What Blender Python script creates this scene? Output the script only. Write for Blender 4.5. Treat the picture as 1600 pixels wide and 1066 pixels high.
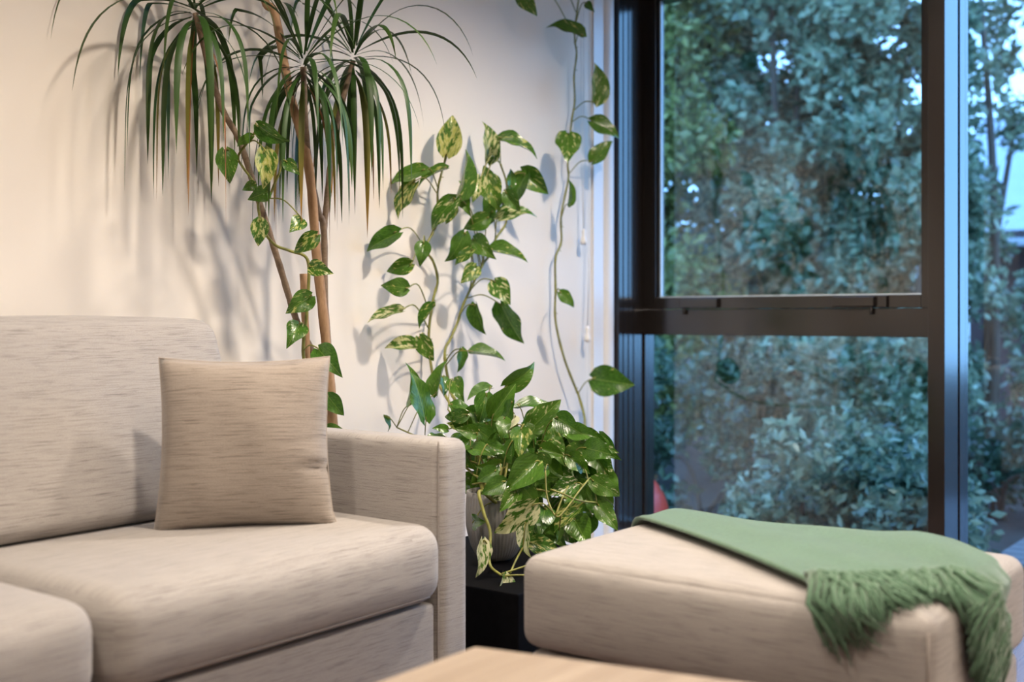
import bpy, bmesh, math, random
from mathutils import Vector, Matrix

# ------------------------------------------------------------------ reset, camera, world, exposure
for o in list(bpy.data.objects): bpy.data.objects.remove(o, do_unlink=True)
scene = bpy.context.scene
COL = scene.collection
R = random.Random(7)

EYE = 0.90                      # camera height; origin lies on the floor below the camera
FPX, CX, HY = 1800.0, 800.0, 498.0
FWD = Vector((0.8, 0.6, 0)); RGT = Vector((0.6, -0.8, 0))
cam_d = bpy.data.cameras.new('camera'); cam = bpy.data.objects.new('camera', cam_d); COL.objects.link(cam)
cam.location = (0, 0, EYE)
cam.rotation_euler = (math.pi/2, 0, -math.atan2(0.8, 0.6))
cam_d.sensor_width = 36; cam_d.lens = 36*FPX/1600
cam_d.shift_y = -35/1600
cam_d.clip_start = 0.05; cam_d.clip_end = 200
cam_d.dof.use_dof = True; cam_d.dof.focus_distance = 3.25; cam_d.dof.aperture_fstop = 2.0
scene.camera = cam

w = bpy.data.worlds.new('dusk_sky'); scene.world = w; w.use_nodes = True
nt = w.node_tree; nt.nodes.clear()
out = nt.nodes.new('ShaderNodeOutputWorld'); bg = nt.nodes.new('ShaderNodeBackground')
tc = nt.nodes.new('ShaderNodeTexCoord'); sx = nt.nodes.new('ShaderNodeSeparateXYZ'); cr = nt.nodes.new('ShaderNodeValToRGB')
nt.links.new(tc.outputs['Generated'], sx.inputs[0]); nt.links.new(sx.outputs['Z'], cr.inputs[0])
cr.color_ramp.elements[0].position = 0.0; cr.color_ramp.elements[0].color = (0.25, 0.55, 1.0, 1)
cr.color_ramp.elements[1].position = 0.6; cr.color_ramp.elements[1].color = (0.20, 0.46, 0.95, 1)
nt.links.new(cr.outputs[0], bg.inputs[0]); bg.inputs[1].default_value = 4.3
nt.links.new(bg.outputs[0], out.inputs[0])

scene.view_settings.view_transform = 'Standard'; scene.view_settings.look = 'None'
scene.view_settings.exposure = 0.33; scene.view_settings.gamma = 1.0; scene.view_settings.use_curve_mapping = False

LAMP_W = 128.0                    # power of one ceiling downlight

WALL_Y = 2.75; LIP_X = 4.419; SASH_X = 4.633; CEIL = 2.62
ROOM_X0, ROOM_Y0 = -2.4, -3.0
GROUND = -0.36
FLOOR = -0.07

# ------------------------------------------------------------------ helpers
def P(px, py, t):
    "point seen at a pixel, t metres deep"
    return FWD*t + RGT*((px-CX)/FPX*t) + Vector((0, 0, EYE-(py-HY)/FPX*t))
def Wl(px, py, off):
    "point seen at a pixel, off metres in front of the plant wall"
    u = (px-CX)/FPX
    return P(px, py, (WALL_Y-off)/(0.6-0.8*u))

def tag(o, label=None, cat=None, group=None, kind=None):
    if label: o['label'] = label
    if cat: o['category'] = cat
    if group: o['group'] = group
    if kind: o['kind'] = kind
    return o
def empty(name, loc=(0, 0, 0), **k):
    o = bpy.data.objects.new(name, None); COL.objects.link(o); o.location = loc
    o.empty_display_size = 0.05
    return tag(o, **k)
def put(o, parent):
    "parent while keeping world-space vertices"
    if parent is not None:
        o.parent = parent
        if parent.parent is None and parent.type == 'EMPTY': o.matrix_parent_inverse = Matrix.Translation(-parent.location)
    return o
def mk(name, verts, faces, mat, parent=None, smooth=True, uv=None, **k):
    me = bpy.data.meshes.new(name); me.from_pydata([tuple(v) for v in verts], [], faces); me.update()
    if uv is not None:
        l = me.uv_layers.new(name='UVMap')
        for i, lp in enumerate(me.loops): l.data[i].uv = uv[lp.vertex_index]
    if mat: me.materials.append(mat)
    if smooth:
        for p in me.polygons: p.use_smooth = True
    o = bpy.data.objects.new(name, me); COL.objects.link(o)
    put(o, parent)
    return tag(o, **k)
def box_geo(x0, x1, y0, y1, z0, z1):
    v = [(x, y, z) for z in (z0, z1) for y in (y0, y1) for x in (x0, x1)]
    f = [(0, 2, 3, 1), (4, 5, 7, 6), (0, 1, 5, 4), (2, 6, 7, 3), (0, 4, 6, 2), (1, 3, 7, 5)]
    return v, f
def merge(*geos):
    V, F = [], []
    for v, f in geos:
        n = len(V); V += list(v); F += [tuple(i+n for i in q) for q in f]
    return V, F
def box(name, x0, x1, y0, y1, z0, z1, mat, parent=None, bev=0.0, seg=2, **k):
    v, f = box_geo(x0, x1, y0, y1, z0, z1)
    o = mk(name, v, f, mat, parent, smooth=False, **k)
    if bev:
        bm = bmesh.new(); bm.from_mesh(o.data)
        bmesh.ops.bevel(bm, geom=bm.edges[:], offset=bev, segments=seg, affect='EDGES', profile=0.5)
        bm.to_mesh(o.data); bm.free()
    return o
def tube_geo(pts, rad, n=8, cap=True):
    pts = [Vector(p) for p in pts]
    if not hasattr(rad, '__len__'): rad = [rad]*len(pts)
    V, F = [], []; up = None
    for i, p in enumerate(pts):
        d = (pts[min(i+1, len(pts)-1)]-pts[max(i-1, 0)]).normalized()
        if up is None:
            up = d.orthogonal().normalized()
        else:
            up = (up-d*up.dot(d)).normalized()
        s = d.cross(up)
        for k in range(n):
            a = 2*math.pi*k/n
            V.append(p+(up*math.cos(a)+s*math.sin(a))*rad[i])
    for i in range(len(pts)-1):
        for k in range(n):
            a, b = i*n+k, i*n+(k+1) % n
            F.append((a, b, b+n, a+n))
    if cap:
        F.append(tuple(range(n-1, -1, -1))); F.append(tuple((len(pts)-1)*n+k for k in range(n)))
    return V, F
def spline(pts, per=6):
    pts = [Vector(p) for p in pts]
    q = [pts[0]*2-pts[1]]+pts+[pts[-1]*2-pts[-2]]
    o = []
    for i in range(1, len(q)-2):
        for j in range(per):
            t = j/per; a, b, c, d = q[i-1], q[i], q[i+1], q[i+2]
            o.append(0.5*((2*b)+(c-a)*t+(2*a-5*b+4*c-d)*t*t+(3*b-a-3*c+d)*t**3))
    o.append(pts[-1]); return o
def lathe_geo(prof, n=48, c=(0, 0, 0), ribs=0, ribd=0.0):
    V, F = [], []
    for r, z in prof:
        for k in range(n):
            a = 2*math.pi*k/n
            rr = r*(1+ribd*math.cos(ribs*a)) if ribs else r
            V.append((c[0]+rr*math.cos(a), c[1]+rr*math.sin(a), c[2]+z))
    for i in range(len(prof)-1):
        for k in range(n):
            a, b = i*n+k, i*n+(k+1) % n
            F.append((a, b, b+n, a+n))
    F.append(tuple(range(n-1, -1, -1))); F.append(tuple((len(prof)-1)*n+k for k in range(n)))
    return V, F
def axis_samples(h, r, n):
    a = [-h+r*(1-math.cos(t*math.pi/2/4)) for t in range(4)]
    b = [-h+r+(2*h-2*r)*i/n for i in range(n+1)]
    return a+b+[-x for x in reversed(a)]
def rounded(name, x0, x1, y0, y1, z0, z1, r, mat, parent=None, n=(8, 8, 3), fn=None, top_axis='x', **k):
    "rounded box, optional vertex function fn(p, (u,v,w)) for puffing; UVs in metres follow each face"
    c = Vector(((x0+x1)/2, (y0+y1)/2, (z0+z1)/2)); h = Vector(((x1-x0)/2, (y1-y0)/2, (z1-z0)/2))
    S = [axis_samples(h[i], r, n[i]) for i in range(3)]
    idx = {}; V = []; F = []
    def vid(i, j, l):
        if (i, j, l) not in idx:
            p = Vector((S[0][i], S[1][j], S[2][l]))
            q = Vector([max(-(h[a]-r), min(h[a]-r, p[a])) for a in range(3)])
            d = p-q
            pp = q+d.normalized()*r if d.length > 1e-9 else p
            uvw = Vector([p[a]/h[a] for a in range(3)])
            w_ = c+pp
            if fn: w_ = fn(w_, uvw)
            idx[(i, j, l)] = len(V); V.append(w_)
        return idx[(i, j, l)]
    N = [len(s)-1 for s in S]
    for i in range(N[0]):
        for j in range(N[1]):
            F.append((vid(i, j, 0), vid(i, j+1, 0), vid(i+1, j+1, 0), vid(i+1, j, 0)))
            F.append((vid(i, j, N[2]), vid(i+1, j, N[2]), vid(i+1, j+1, N[2]), vid(i, j+1, N[2])))
    for i in range(N[0]):
        for l in range(N[2]):
            F.append((vid(i, 0, l), vid(i+1, 0, l), vid(i+1, 0, l+1), vid(i, 0, l+1)))
            F.append((vid(i, N[1], l), vid(i, N[1], l+1), vid(i+1, N[1], l+1), vid(i+1, N[1], l)))
    for j in range(N[1]):
        for l in range(N[2]):
            F.append((vid(0, j, l), vid(0, j, l+1), vid(0, j+1, l+1), vid(0, j+1, l)))
            F.append((vid(N[0], j, l), vid(N[0], j+1, l), vid(N[0], j+1, l+1), vid(N[0], j, l+1)))
    o = mk(name, V, F, mat, parent, **k)
    face_uv(o.data, top_axis)
    return o
def face_uv(me, top_axis='x'):
    l = me.uv_layers.new(name='UVMap') if not me.uv_layers else me.uv_layers[0]
    for p in me.polygons:
        n = p.normal; a = [abs(n.x), abs(n.y), abs(n.z)]
        m = a.index(max(a))
        for li in p.loop_indices:
            v = me.vertices[me.loops[li].vertex_index].co
            if m == 0: uv = (v.y+7.3, v.z)
            elif m == 1: uv = (v.x+3.1, v.z)
            else: uv = (v.x, v.y+1.7) if top_axis == 'x' else (v.y, v.x+1.7)
            l.data[li].uv = uv

# ------------------------------------------------------------------ materials
def new_mat(name):
    m = bpy.data.materials.new(name); m.use_nodes = True
    t = m.node_tree; b = t.nodes['Principled BSDF']
    return m, t, b
def flat(name, col, rough=0.5, metal=0.0, spec=0.5, noise=0.0, nscale=30, bump=0.0):
    m, t, b = new_mat(name)
    b.inputs['Base Color'].default_value = (*col, 1); b.inputs['Roughness'].default_value = rough
    b.inputs['Metallic'].default_value = metal; b.inputs['Specular IOR Level'].default_value = spec
    if noise or bump:
        c = t.nodes.new('ShaderNodeTexCoord'); n = t.nodes.new('ShaderNodeTexNoise'); n.inputs['Scale'].default_value = nscale
        n.inputs['Detail'].default_value = 5
        t.links.new(c.outputs['Object'], n.inputs['Vector'])
        if noise:
            r = t.nodes.new('ShaderNodeValToRGB')
            r.color_ramp.elements[0].position = 0.3; r.color_ramp.elements[1].position = 0.7
            r.color_ramp.elements[0].color = (*[x*(1-noise) for x in col], 1); r.color_ramp.elements[1].color = (*[min(1, x*(1+noise)) for x in col], 1)
            t.links.new(n.outputs['Fac'], r.inputs[0]); t.links.new(r.outputs[0], b.inputs['Base Color'])
        if bump:
            u = t.nodes.new('ShaderNodeBump'); u.inputs['Strength'].default_value = bump; u.inputs['Distance'].default_value = 0.004
            t.links.new(n.outputs['Fac'], u.inputs['Height']); t.links.new(u.outputs[0], b.inputs['Normal'])
    return m
def math_node(t, op, a, b=None, clamp=False):
    n = t.nodes.new('ShaderNodeMath'); n.operation = op; n.use_clamp = clamp
    for i, v in enumerate((a, b)):
        if v is None: continue
        if isinstance(v, (int, float)): n.inputs[i].default_value = v
        else: t.links.new(v, n.inputs[i])
    return n.outputs[0]
def mix_col(t, fac, a, b, mode='MIX'):
    n = t.nodes.new('ShaderNodeMix'); n.data_type = 'RGBA'; n.blend_type = mode
    if isinstance(fac, (int, float)): n.inputs['Factor'].default_value = fac
    else: t.links.new(fac, n.inputs['Factor'])
    for s, v in (('A', a), ('B', b)):
        i = [q for q in n.inputs if q.name == s and q.type == 'RGBA'][0]
        if isinstance(v, tuple): i.default_value = (*v, 1)
        else: t.links.new(v, i)
    return [q for q in n.outputs if q.type == 'RGBA'][0]
def noise_uv(t, scale_xyz, detail=3, rough=0.5, src='UV', dist=0.0):
    c = t.nodes.new('ShaderNodeTexCoord'); mp = t.nodes.new('ShaderNodeMapping'); n = t.nodes.new('ShaderNodeTexNoise')
    mp.inputs['Scale'].default_value = scale_xyz; n.inputs['Scale'].default_value = 1.0
    n.inputs['Detail'].default_value = detail; n.inputs['Roughness'].default_value = rough; n.inputs['Distortion'].default_value = dist
    t.links.new(c.outputs[src], mp.inputs[0]); t.links.new(mp.outputs[0], n.inputs['Vector'])
    return n.outputs['Fac']
def ramp(t, fac, stops):
    r = t.nodes.new('ShaderNodeValToRGB')
    while len(r.color_ramp.elements) < len(stops): r.color_ramp.elements.new(0.5)
    for e, (p, c) in zip(r.color_ramp.elements, stops):
        e.position = p; e.color = (*c, 1) if len(c) == 3 else c
    t.links.new(fac, r.inputs[0]); return r.outputs[0]

def fabric(name, base, dark, amount=1.0):
    m, t, b = new_mat(name)
    s1 = noise_uv(t, (9, 620, 1), 2, 0.5)           # fine slubs
    s2 = noise_uv(t, (14, 470, 1), 3, 0.6)
    s3 = noise_uv(t, (3, 45, 1), 2, 0.5)            # broad bands
    wv = noise_uv(t, (420, 620, 1), 1, 0.5)         # weave
    f1 = ramp(t, s1, [(0.30, (1, 1, 1)), (0.46, (0, 0, 0))])
    f2 = ramp(t, s2, [(0.27, (1, 1, 1)), (0.40, (0, 0, 0))])
    f = math_node(t, 'MAXIMUM', math_node(t, 'MULTIPLY', f1, 0.6*amount), math_node(t, 'MULTIPLY', f2, 0.95*amount))
    f = math_node(t, 'MULTIPLY', f, math_node(t, 'ADD', s3, 0.35), True)
    c = mix_col(t, f, base, dark)
    c2 = mix_col(t, ramp(t, wv, [(0.35, (0, 0, 0)), (0.65, (1, 1, 1))]), tuple(x*0.80 for x in base), tuple(min(1, x*1.12) for x in base))
    c = mix_col(t, 0.55, c, mix_col(t, 1.0, c, c2, 'MULTIPLY'))
    c = mix_col(t, 0.45, c, c2)
    c = mix_col(t, math_node(t, 'MULTIPLY', f, 0.6), c, dark)
    t.links.new(c, b.inputs['Base Color'])
    b.inputs['Roughness'].default_value = 0.95; b.inputs['Specular IOR Level'].default_value = 0.15
    b.inputs['Sheen Weight'].default_value = 0.25; b.inputs['Sheen Roughness'].default_value = 0.5
    u = t.nodes.new('ShaderNodeBump'); u.inputs['Strength'].default_value = 0.35; u.inputs['Distance'].default_value = 0.002
    t.links.new(math_node(t, 'ADD', wv, math_node(t, 'MULTIPLY', f, -0.6)), u.inputs['Height']); t.links.new(u.outputs[0], b.inputs['Normal'])
    return m
M = {}
M['fabric'] = fabric('oatmeal_weave', (0.49, 0.46, 0.435), (0.065, 0.055, 0.05), 1.2)
M['pillow'] = fabric('pillow_weave', (0.45, 0.395, 0.345), (0.07, 0.055, 0.048), 1.7)
M['seam'] = flat('seam_thread', (0.30, 0.265, 0.24), 0.9)
M['pillow_seam'] = flat('pillow_seam', (0.46, 0.40, 0.35), 0.9)
M['wall'] = flat('cream_plaster', (0.86, 0.80, 0.72), 0.75, spec=0.25, noise=0.015, nscale=3, bump=0.04)
M['taupe'] = flat('taupe_bounce_cut', (0.26, 0.225, 0.195), 0.85, spec=0.2, noise=0.03, nscale=3)  # dark tone given to the unseen left wall to cut bounced fill light
M['ceiling'] = flat('white_ceiling', (0.85, 0.82, 0.78), 0.9, spec=0.1)
M['trim'] = flat('white_trim', (0.84, 0.83, 0.82), 0.4)
M['frame'] = flat('dark_bronze_aluminium', (0.018, 0.015, 0.014), 0.17, spec=0.85)
M['gasket'] = flat('black_gasket', (0.006, 0.006, 0.007), 0.6)
M['bead'] = flat('clear_glazing_bead', (0.55, 0.65, 0.72), 0.2)
M['plastic'] = flat('white_plastic', (0.86, 0.86, 0.86), 0.3)
M['cord'] = flat('white_cord', (0.80, 0.79, 0.77), 0.6)
M['black'] = flat('black_lacquer', (0.004, 0.004, 0.005), 0.7, spec=0.04, noise=0.2, nscale=60)
M['ceramic'] = flat('pale_grey_ceramic', (0.27, 0.26, 0.25), 0.55, noise=0.05, nscale=20)
M['terracotta'] = flat('grey_planter', (0.20, 0.19, 0.18), 0.7, noise=0.1)
M['soil'] = flat('dark_soil', (0.035, 0.024, 0.016), 0.95, noise=0.4, nscale=90, bump=0.6)
M['brick_red'] = flat('neighbour_wall', (0.085, 0.048, 0.045), 0.9, noise=0.2, nscale=4)
M['roof'] = flat('grey_roof', (0.42, 0.45, 0.50), 0.6, noise=0.08, nscale=5)
M['fascia'] = flat('dark_fascia', (0.05, 0.035, 0.04), 0.6)
M['fence'] = flat('weathered_fence', (0.10, 0.085, 0.078), 0.85, noise=0.3, nscale=9)
M['ground'] = flat('garden_ground', (0.035, 0.032, 0.026), 0.95, noise=0.4, nscale=6)
M['ball'] = flat('red_rubber', (0.55, 0.045, 0.022), 0.38, noise=0.08, nscale=10)
M['metal'] = flat('dark_metal', (0.03, 0.03, 0.03), 0.4, 0.8)

def wood(name, a, b_, src='Object', sc=(1.2, 22, 22), rough=0.5):
    m, t, b = new_mat(name)
    g = noise_uv(t, sc, 4, 0.6, src, 0.4)
    fine = noise_uv(t, (sc[0]*3, sc[1]*9, sc[2]*9), 2, 0.5, src)
    c = ramp(t, g, [(0.30, a), (0.70, b_)])
    c = mix_col(t, 0.18, c, ramp(t, fine, [(0.35, tuple(x*0.6 for x in a)), (0.6, b_)]))
    t.links.new(c, b.inputs['Base Color']); b.inputs['Roughness'].default_value = rough
    b.inputs['Specular IOR Level'].default_value = 0.35
    return m
M['oak'] = wood('pale_oak', (0.29, 0.22, 0.16), (0.42, 0.34, 0.265), rough=0.45)
M['floor'] = wood('brown_floorboard', (0.10, 0.065, 0.06), (0.17, 0.115, 0.105), sc=(2, 18, 18), rough=0.22)
M['deck'] = wood('grey_deck_board', (0.10, 0.10, 0.11), (0.19, 0.19, 0.20), sc=(14, 1.5, 14), rough=0.55)
M['cane'] = wood('tan_cane', (0.30, 0.17, 0.085), (0.52, 0.33, 0.19), sc=(40, 40, 6), rough=0.7)
M['stem_grey'] = wood('grey_brown_stem', (0.17, 0.115, 0.075), (0.30, 0.22, 0.15), sc=(40, 40, 60), rough=0.8)
M['bark'] = wood('garden_bark', (0.06, 0.045, 0.035), (0.12, 0.10, 0.08), sc=(20, 20, 3), rough=0.9)

def leaf_mat():
    m, t, b = new_mat('pothos_leaf')
    tc = t.nodes.new('ShaderNodeTexCoord'); oi = t.nodes.new('ShaderNodeObjectInfo')
    sp = t.nodes.new('ShaderNodeSeparateXYZ'); t.links.new(tc.outputs['UV'], sp.inputs[0])
    u, v = sp.outputs[0], sp.outputs[1]                # u along the leaf, v across (0.5 = midrib)
    av = math_node(t, 'ABSOLUTE', math_node(t, 'SUBTRACT', v, 0.5))
    # veins run obliquely away from the midrib
    q = math_node(t, 'SUBTRACT', u, math_node(t, 'MULTIPLY', av, 0.9))
    cb = t.nodes.new('ShaderNodeCombineXYZ')
    t.links.new(math_node(t, 'MULTIPLY', q, 3.6), cb.inputs[0]); t.links.new(math_node(t, 'MULTIPLY', v, 4.2), cb.inputs[1])
    t.links.new(math_node(t, 'MULTIPLY', oi.outputs['Random'], 91.0), cb.inputs[2])
    n = t.nodes.new('ShaderNodeTexNoise'); n.inputs['Scale'].default_value = 1.5; n.inputs['Detail'].default_value = 5; n.inputs['Roughness'].default_value = 0.62
    t.links.new(cb.outputs[0], n.inputs['Vector'])
    oc = t.nodes.new('ShaderNodeSeparateColor'); t.links.new(oi.outputs['Color'], oc.inputs[0])
    amt = oc.outputs[0]                                # variegation amount of this leaf
    thr = math_node(t, 'SUBTRACT', 0.70, math_node(t, 'MULTIPLY', amt, 0.30))
    f = math_node(t, 'MULTIPLY', math_node(t, 'SUBTRACT', n.outputs['Fac'], thr), 14.0, True)
    n2 = t.nodes.new('ShaderNodeTexNoise'); n2.inputs['Scale'].default_value = 4.0; t.links.new(cb.outputs[0], n2.inputs['Vector'])
    green = ramp(t, n2.outputs['Fac'], [(0.3, (0.024, 0.095, 0.012)), (0.75, (0.085, 0.21, 0.024))])
    green = mix_col(t, oc.outputs[1], green, (0.14, 0.26, 0.03))          # fresher green
    cream = ramp(t, n2.outputs['Fac'], [(0.35, (0.42, 0.46, 0.10)), (0.7, (0.62, 0.60, 0.28))])
    cream = mix_col(t, oc.outputs[2], cream, (0.75, 0.74, 0.56))          # whiter variegation
    c = mix_col(t, f, green, cream)
    rib = math_node(t, 'LESS_THAN', av, 0.012)
    c = mix_col(t, math_node(t, 'MULTIPLY', rib, 0.5), c, (0.25, 0.36, 0.08))
    t.links.new(c, b.inputs['Base Color']); b.inputs['Roughness'].default_value = 0.26; b.inputs['Specular IOR Level'].default_value = 0.6
    bp = t.nodes.new('ShaderNodeBump'); bp.inputs['Strength'].default_value = 0.05; bp.inputs['Distance'].default_value = 0.01
    wv = t.nodes.new('ShaderNodeMath'); wv.operation = 'SINE'; t.links.new(math_node(t, 'MULTIPLY', q, 60), wv.inputs[0])
    t.links.new(wv.outputs[0], bp.inputs['Height']); t.links.new(bp.outputs[0], b.inputs['Normal'])
    tr = t.nodes.new('ShaderNodeBsdfTranslucent'); t.links.new(mix_col(t, 1.0, c, (1.0, 1.0, 0.5), 'MULTIPLY'), tr.inputs[0])
    mx = t.nodes.new('ShaderNodeMixShader'); mx.inputs[0].default_value = 0.22
    t.links.new(b.outputs[0], mx.inputs[1]); t.links.new(tr.outputs[0], mx.inputs[2])
    t.links.new(mx.outputs[0], t.nodes['Material Output'].inputs[0])
    return m
M['leaf'] = leaf_mat()
M['vine'] = flat('pothos_vine', (0.22, 0.22, 0.045), 0.5, noise=0.35, nscale=35)
M['vine_brown'] = flat('pothos_petiole', (0.19, 0.21, 0.05), 0.5, noise=0.3, nscale=40)
def strap_mat(name, a, b_, c_):
    m, t, b = new_mat(name)
    tc = t.nodes.new('ShaderNodeTexCoord'); sp = t.nodes.new('ShaderNodeSeparateXYZ'); t.links.new(tc.outputs['UV'], sp.inputs[0])
    n = noise_uv(t, (3, 14, 1), 2)
    c = ramp(t, sp.outputs[0], [(0.0, a), (0.6, b_), (1.0, c_)])
    c = mix_col(t, math_node(t, 'MULTIPLY', n, 0.5), c, tuple(x*0.45 for x in a))
    t.links.new(c, b.inputs['Base Color']); b.inputs['Roughness'].default_value = 0.45; b.inputs['Specular IOR Level'].default_value = 0.3
    return m
M['strap'] = strap_mat('dragon_tree_leaf', (0.030, 0.080, 0.014), (0.034, 0.085, 0.014), (0.065, 0.12, 0.018))
M['strap_old'] = strap_mat('ageing_dragon_tree_leaf', (0.05, 0.09, 0.018), (0.22, 0.20, 0.03), (0.42, 0.20, 0.04))
M['strap_dead'] = strap_mat('withered_dragon_tree_leaf', (0.24, 0.10, 0.035), (0.42, 0.18, 0.05), (0.48, 0.26, 0.10))
def foliage_mat(name, a, b_):
    m, t, b = new_mat(name)
    g = t.nodes.new('ShaderNodeNewGeometry')
    c = ramp(t, g.outputs['Random Per Island'], [(0.0, a), (1.0, b_)])
    t.links.new(c, b.inputs['Base Color']); b.inputs['Roughness'].default_value = 0.25; b.inputs['Specular IOR Level'].default_value = 0.7
    tr = t.nodes.new('ShaderNodeBsdfTranslucent'); t.links.new(c, tr.inputs[0])
    mx = t.nodes.new('ShaderNodeMixShader'); mx.inputs[0].default_value = 0.3
    t.links.new(b.outputs[0], mx.inputs[1]); t.links.new(tr.outputs[0], mx.inputs[2]); t.links.new(mx.outputs[0], t.nodes['Material Output'].inputs[0])
    return m
M['fol_pale'] = foliage_mat('pale_garden_leaf', (0.05, 0.10, 0.06), (0.42, 0.50, 0.33))
M['fol_olive'] = foliage_mat('olive_garden_leaf', (0.08, 0.11, 0.03), (0.36, 0.38, 0.13))
M['fol_mix'] = foliage_mat('teal_garden_leaf', (0.03, 0.08, 0.06), (0.26, 0.36, 0.24))
M['fol_dark'] = foliage_mat('dark_garden_leaf', (0.02, 0.05, 0.03), (0.12, 0.20, 0.12))
def glass_mat():
    m = bpy.data.materials.new('window_glass'); m.use_nodes = True; t = m.node_tree; t.nodes.clear()
    o = t.nodes.new('ShaderNodeOutputMaterial'); lw = t.nodes.new('ShaderNodeLayerWeight'); lw.inputs[0].default_value = 0.5
    f = math_node(t, 'ADD', math_node(t, 'MULTIPLY', math_node(t, 'POWER', lw.outputs['Facing'], 5.0), 0.92), 0.075)
    tr = t.nodes.new('ShaderNodeBsdfTransparent'); tr.inputs[0].default_value = (0.93, 0.97, 0.98, 1)
    gl = t.nodes.new('ShaderNodeBsdfGlossy'); gl.inputs['Roughness'].default_value = 0.0
    mx = t.nodes.new('ShaderNodeMixShader'); t.links.new(f, mx.inputs[0]); t.links.new(tr.outputs[0], mx.inputs[1]); t.links.new(gl.outputs[0], mx.inputs[2])
    t.links.new(mx.outputs[0], o.inputs[0]); return m
M['glass'] = glass_mat()
def wool(name, base):
    m, t, b = new_mat(name)
    n = noise_uv(t, (160, 160, 160), 2, 0.6, 'Object'); big = noise_uv(t, (9, 9, 9), 2, 0.5, 'Object')
    c = ramp(t, n, [(0.3, tuple(x*0.72 for x in base)), (0.7, tuple(x*1.15 for x in base))])
    c = mix_col(t, 0.3, c, ramp(t, big, [(0.3, tuple(x*0.8 for x in base)), (0.7, tuple(x*1.1 for x in base))]))
    t.links.new(c, b.inputs['Base Color']); b.inputs['Roughness'].default_value = 0.95; b.inputs['Specular IOR Level'].default_value = 0.1
    b.inputs['Sheen Weight'].default_value = 0.4
    u = t.nodes.new('ShaderNodeBump'); u.inputs['Strength'].default_value = 0.4; u.inputs['Distance'].default_value = 0.003
    t.links.new(n, u.inputs['Height']); t.links.new(u.outputs[0], b.inputs['Normal'])
    return m
M['wool'] = wool('green_wool', (0.10, 0.19, 0.115))
def emis(name, col, s):
    m = bpy.data.materials.new(name); m.use_nodes = True; t = m.node_tree; t.nodes.clear()
    o = t.nodes.new('ShaderNodeOutputMaterial'); e = t.nodes.new('ShaderNodeEmission'); e.inputs[0].default_value = (*col, 1); e.inputs[1].default_value = s
    t.links.new(e.outputs[0], o.inputs[0]); return m
M['lamp'] = emis('warm_lamp_disc', (1, 0.74, 0.48), 6.0)

# ------------------------------------------------------------------ the room
wx1 = 4.75
box('wall_back', ROOM_X0-0.15, LIP_X, WALL_Y, WALL_Y+0.2, FLOOR, CEIL, M['wall'], kind='structure')
box('wall_left', ROOM_X0-0.15, ROOM_X0, ROOM_Y0, WALL_Y, FLOOR, CEIL, M['taupe'], kind='structure')
box('ceiling', ROOM_X0-0.15, wx1+0.4, ROOM_Y0-0.15, WALL_Y+0.2, CEIL, CEIL+0.15, M['ceiling'], kind='structure')
fl = box('floor', ROOM_X0-0.15, wx1, ROOM_Y0-0.15, WALL_Y+0.2, FLOOR-0.12, FLOOR-0.012, M['gasket'], kind='structure')
bw = 0.135
v, f = box_geo(-1, 1, -1, 1, -1, 1)
board_me = None
y = ROOM_Y0+0.001; k = 0
while y < WALL_Y-0.01:
    y1 = min(y+bw, WALL_Y-0.001)
    if board_me is None:
        b0 = box('board', ROOM_X0+0.002, wx1-0.002, -bw/2, bw/2, FLOOR-0.012, FLOOR, M['floor'], fl, bev=0.0015, seg=1); board_me = b0.data; b0.location.y = y+bw/2
    else:
        o = bpy.data.objects.new('board', board_me); COL.objects.link(o); put(o, fl); o.location.y = y+bw/2; o.location.x = 0
    y += bw+0.003
# opposite wall, behind the camera
box('wall_front', ROOM_X0, wx1, ROOM_Y0-0.15, ROOM_Y0, FLOOR, CEIL, M['wall'], kind='structure')

# white corner trim of the plant wall, flat strip and rounded bead
t1 = empty('trim_1', (4.33, WALL_Y, 0), kind='structure')
box('strip', 4.252, 4.336, WALL_Y-0.008, WALL_Y, FLOOR, CEIL, M['trim'], t1, bev=0.003)
V, F = [], []
for z in (FLOOR, CEIL):
    for k in range(13):
        a = math.pi*k/12
        V.append((4.376-0.038*math.cos(a), WALL_Y-0.026*math.sin(a), z))
F = [(i, i+1, i+14, i+13) for i in range(12)]
mk('bead', V, F, M['trim'], t1)

# dark aluminium window wall
def window_shell(name, loc): return empty(name, loc, kind='structure')
w1 = window_shell('window_1', (SASH_X, 2.05, 0))
ZT = 2.42
FR = M['frame']
box('jamb', LIP_X, 4.585, 2.715, WALL_Y+0.12, FLOOR, CEIL, FR, w1, bev=0.002)
for xa in (4.455, 4.50, 4.545): box('jamb_rib', xa, xa+0.006, 2.712, 2.715, FLOOR, CEIL, FR, w1)
box('jamb_return', 4.586, 4.74, 2.722, WALL_Y+0.12, FLOOR, CEIL, FR, w1, bev=0.002)
# fixed lower light
box('bottom_rail', SASH_X+0.01, 4.73, 1.36, 2.722, FLOOR, FLOOR+0.022, FR, w1, bev=0.002)
box('transom', SASH_X, 4.74, 1.358, 2.7215, 0.826, 0.942, FR, w1, bev=0.002)
box('lower_stile', SASH_X+0.012, 4.73, 2.712, 2.7215, FLOOR+0.022, 0.826, FR, w1, bev=0.002)
box('lower_pane', 4.672, 4.678, 1.36, 2.712, FLOOR+0.022, 0.826, M['glass'], w1)
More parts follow.
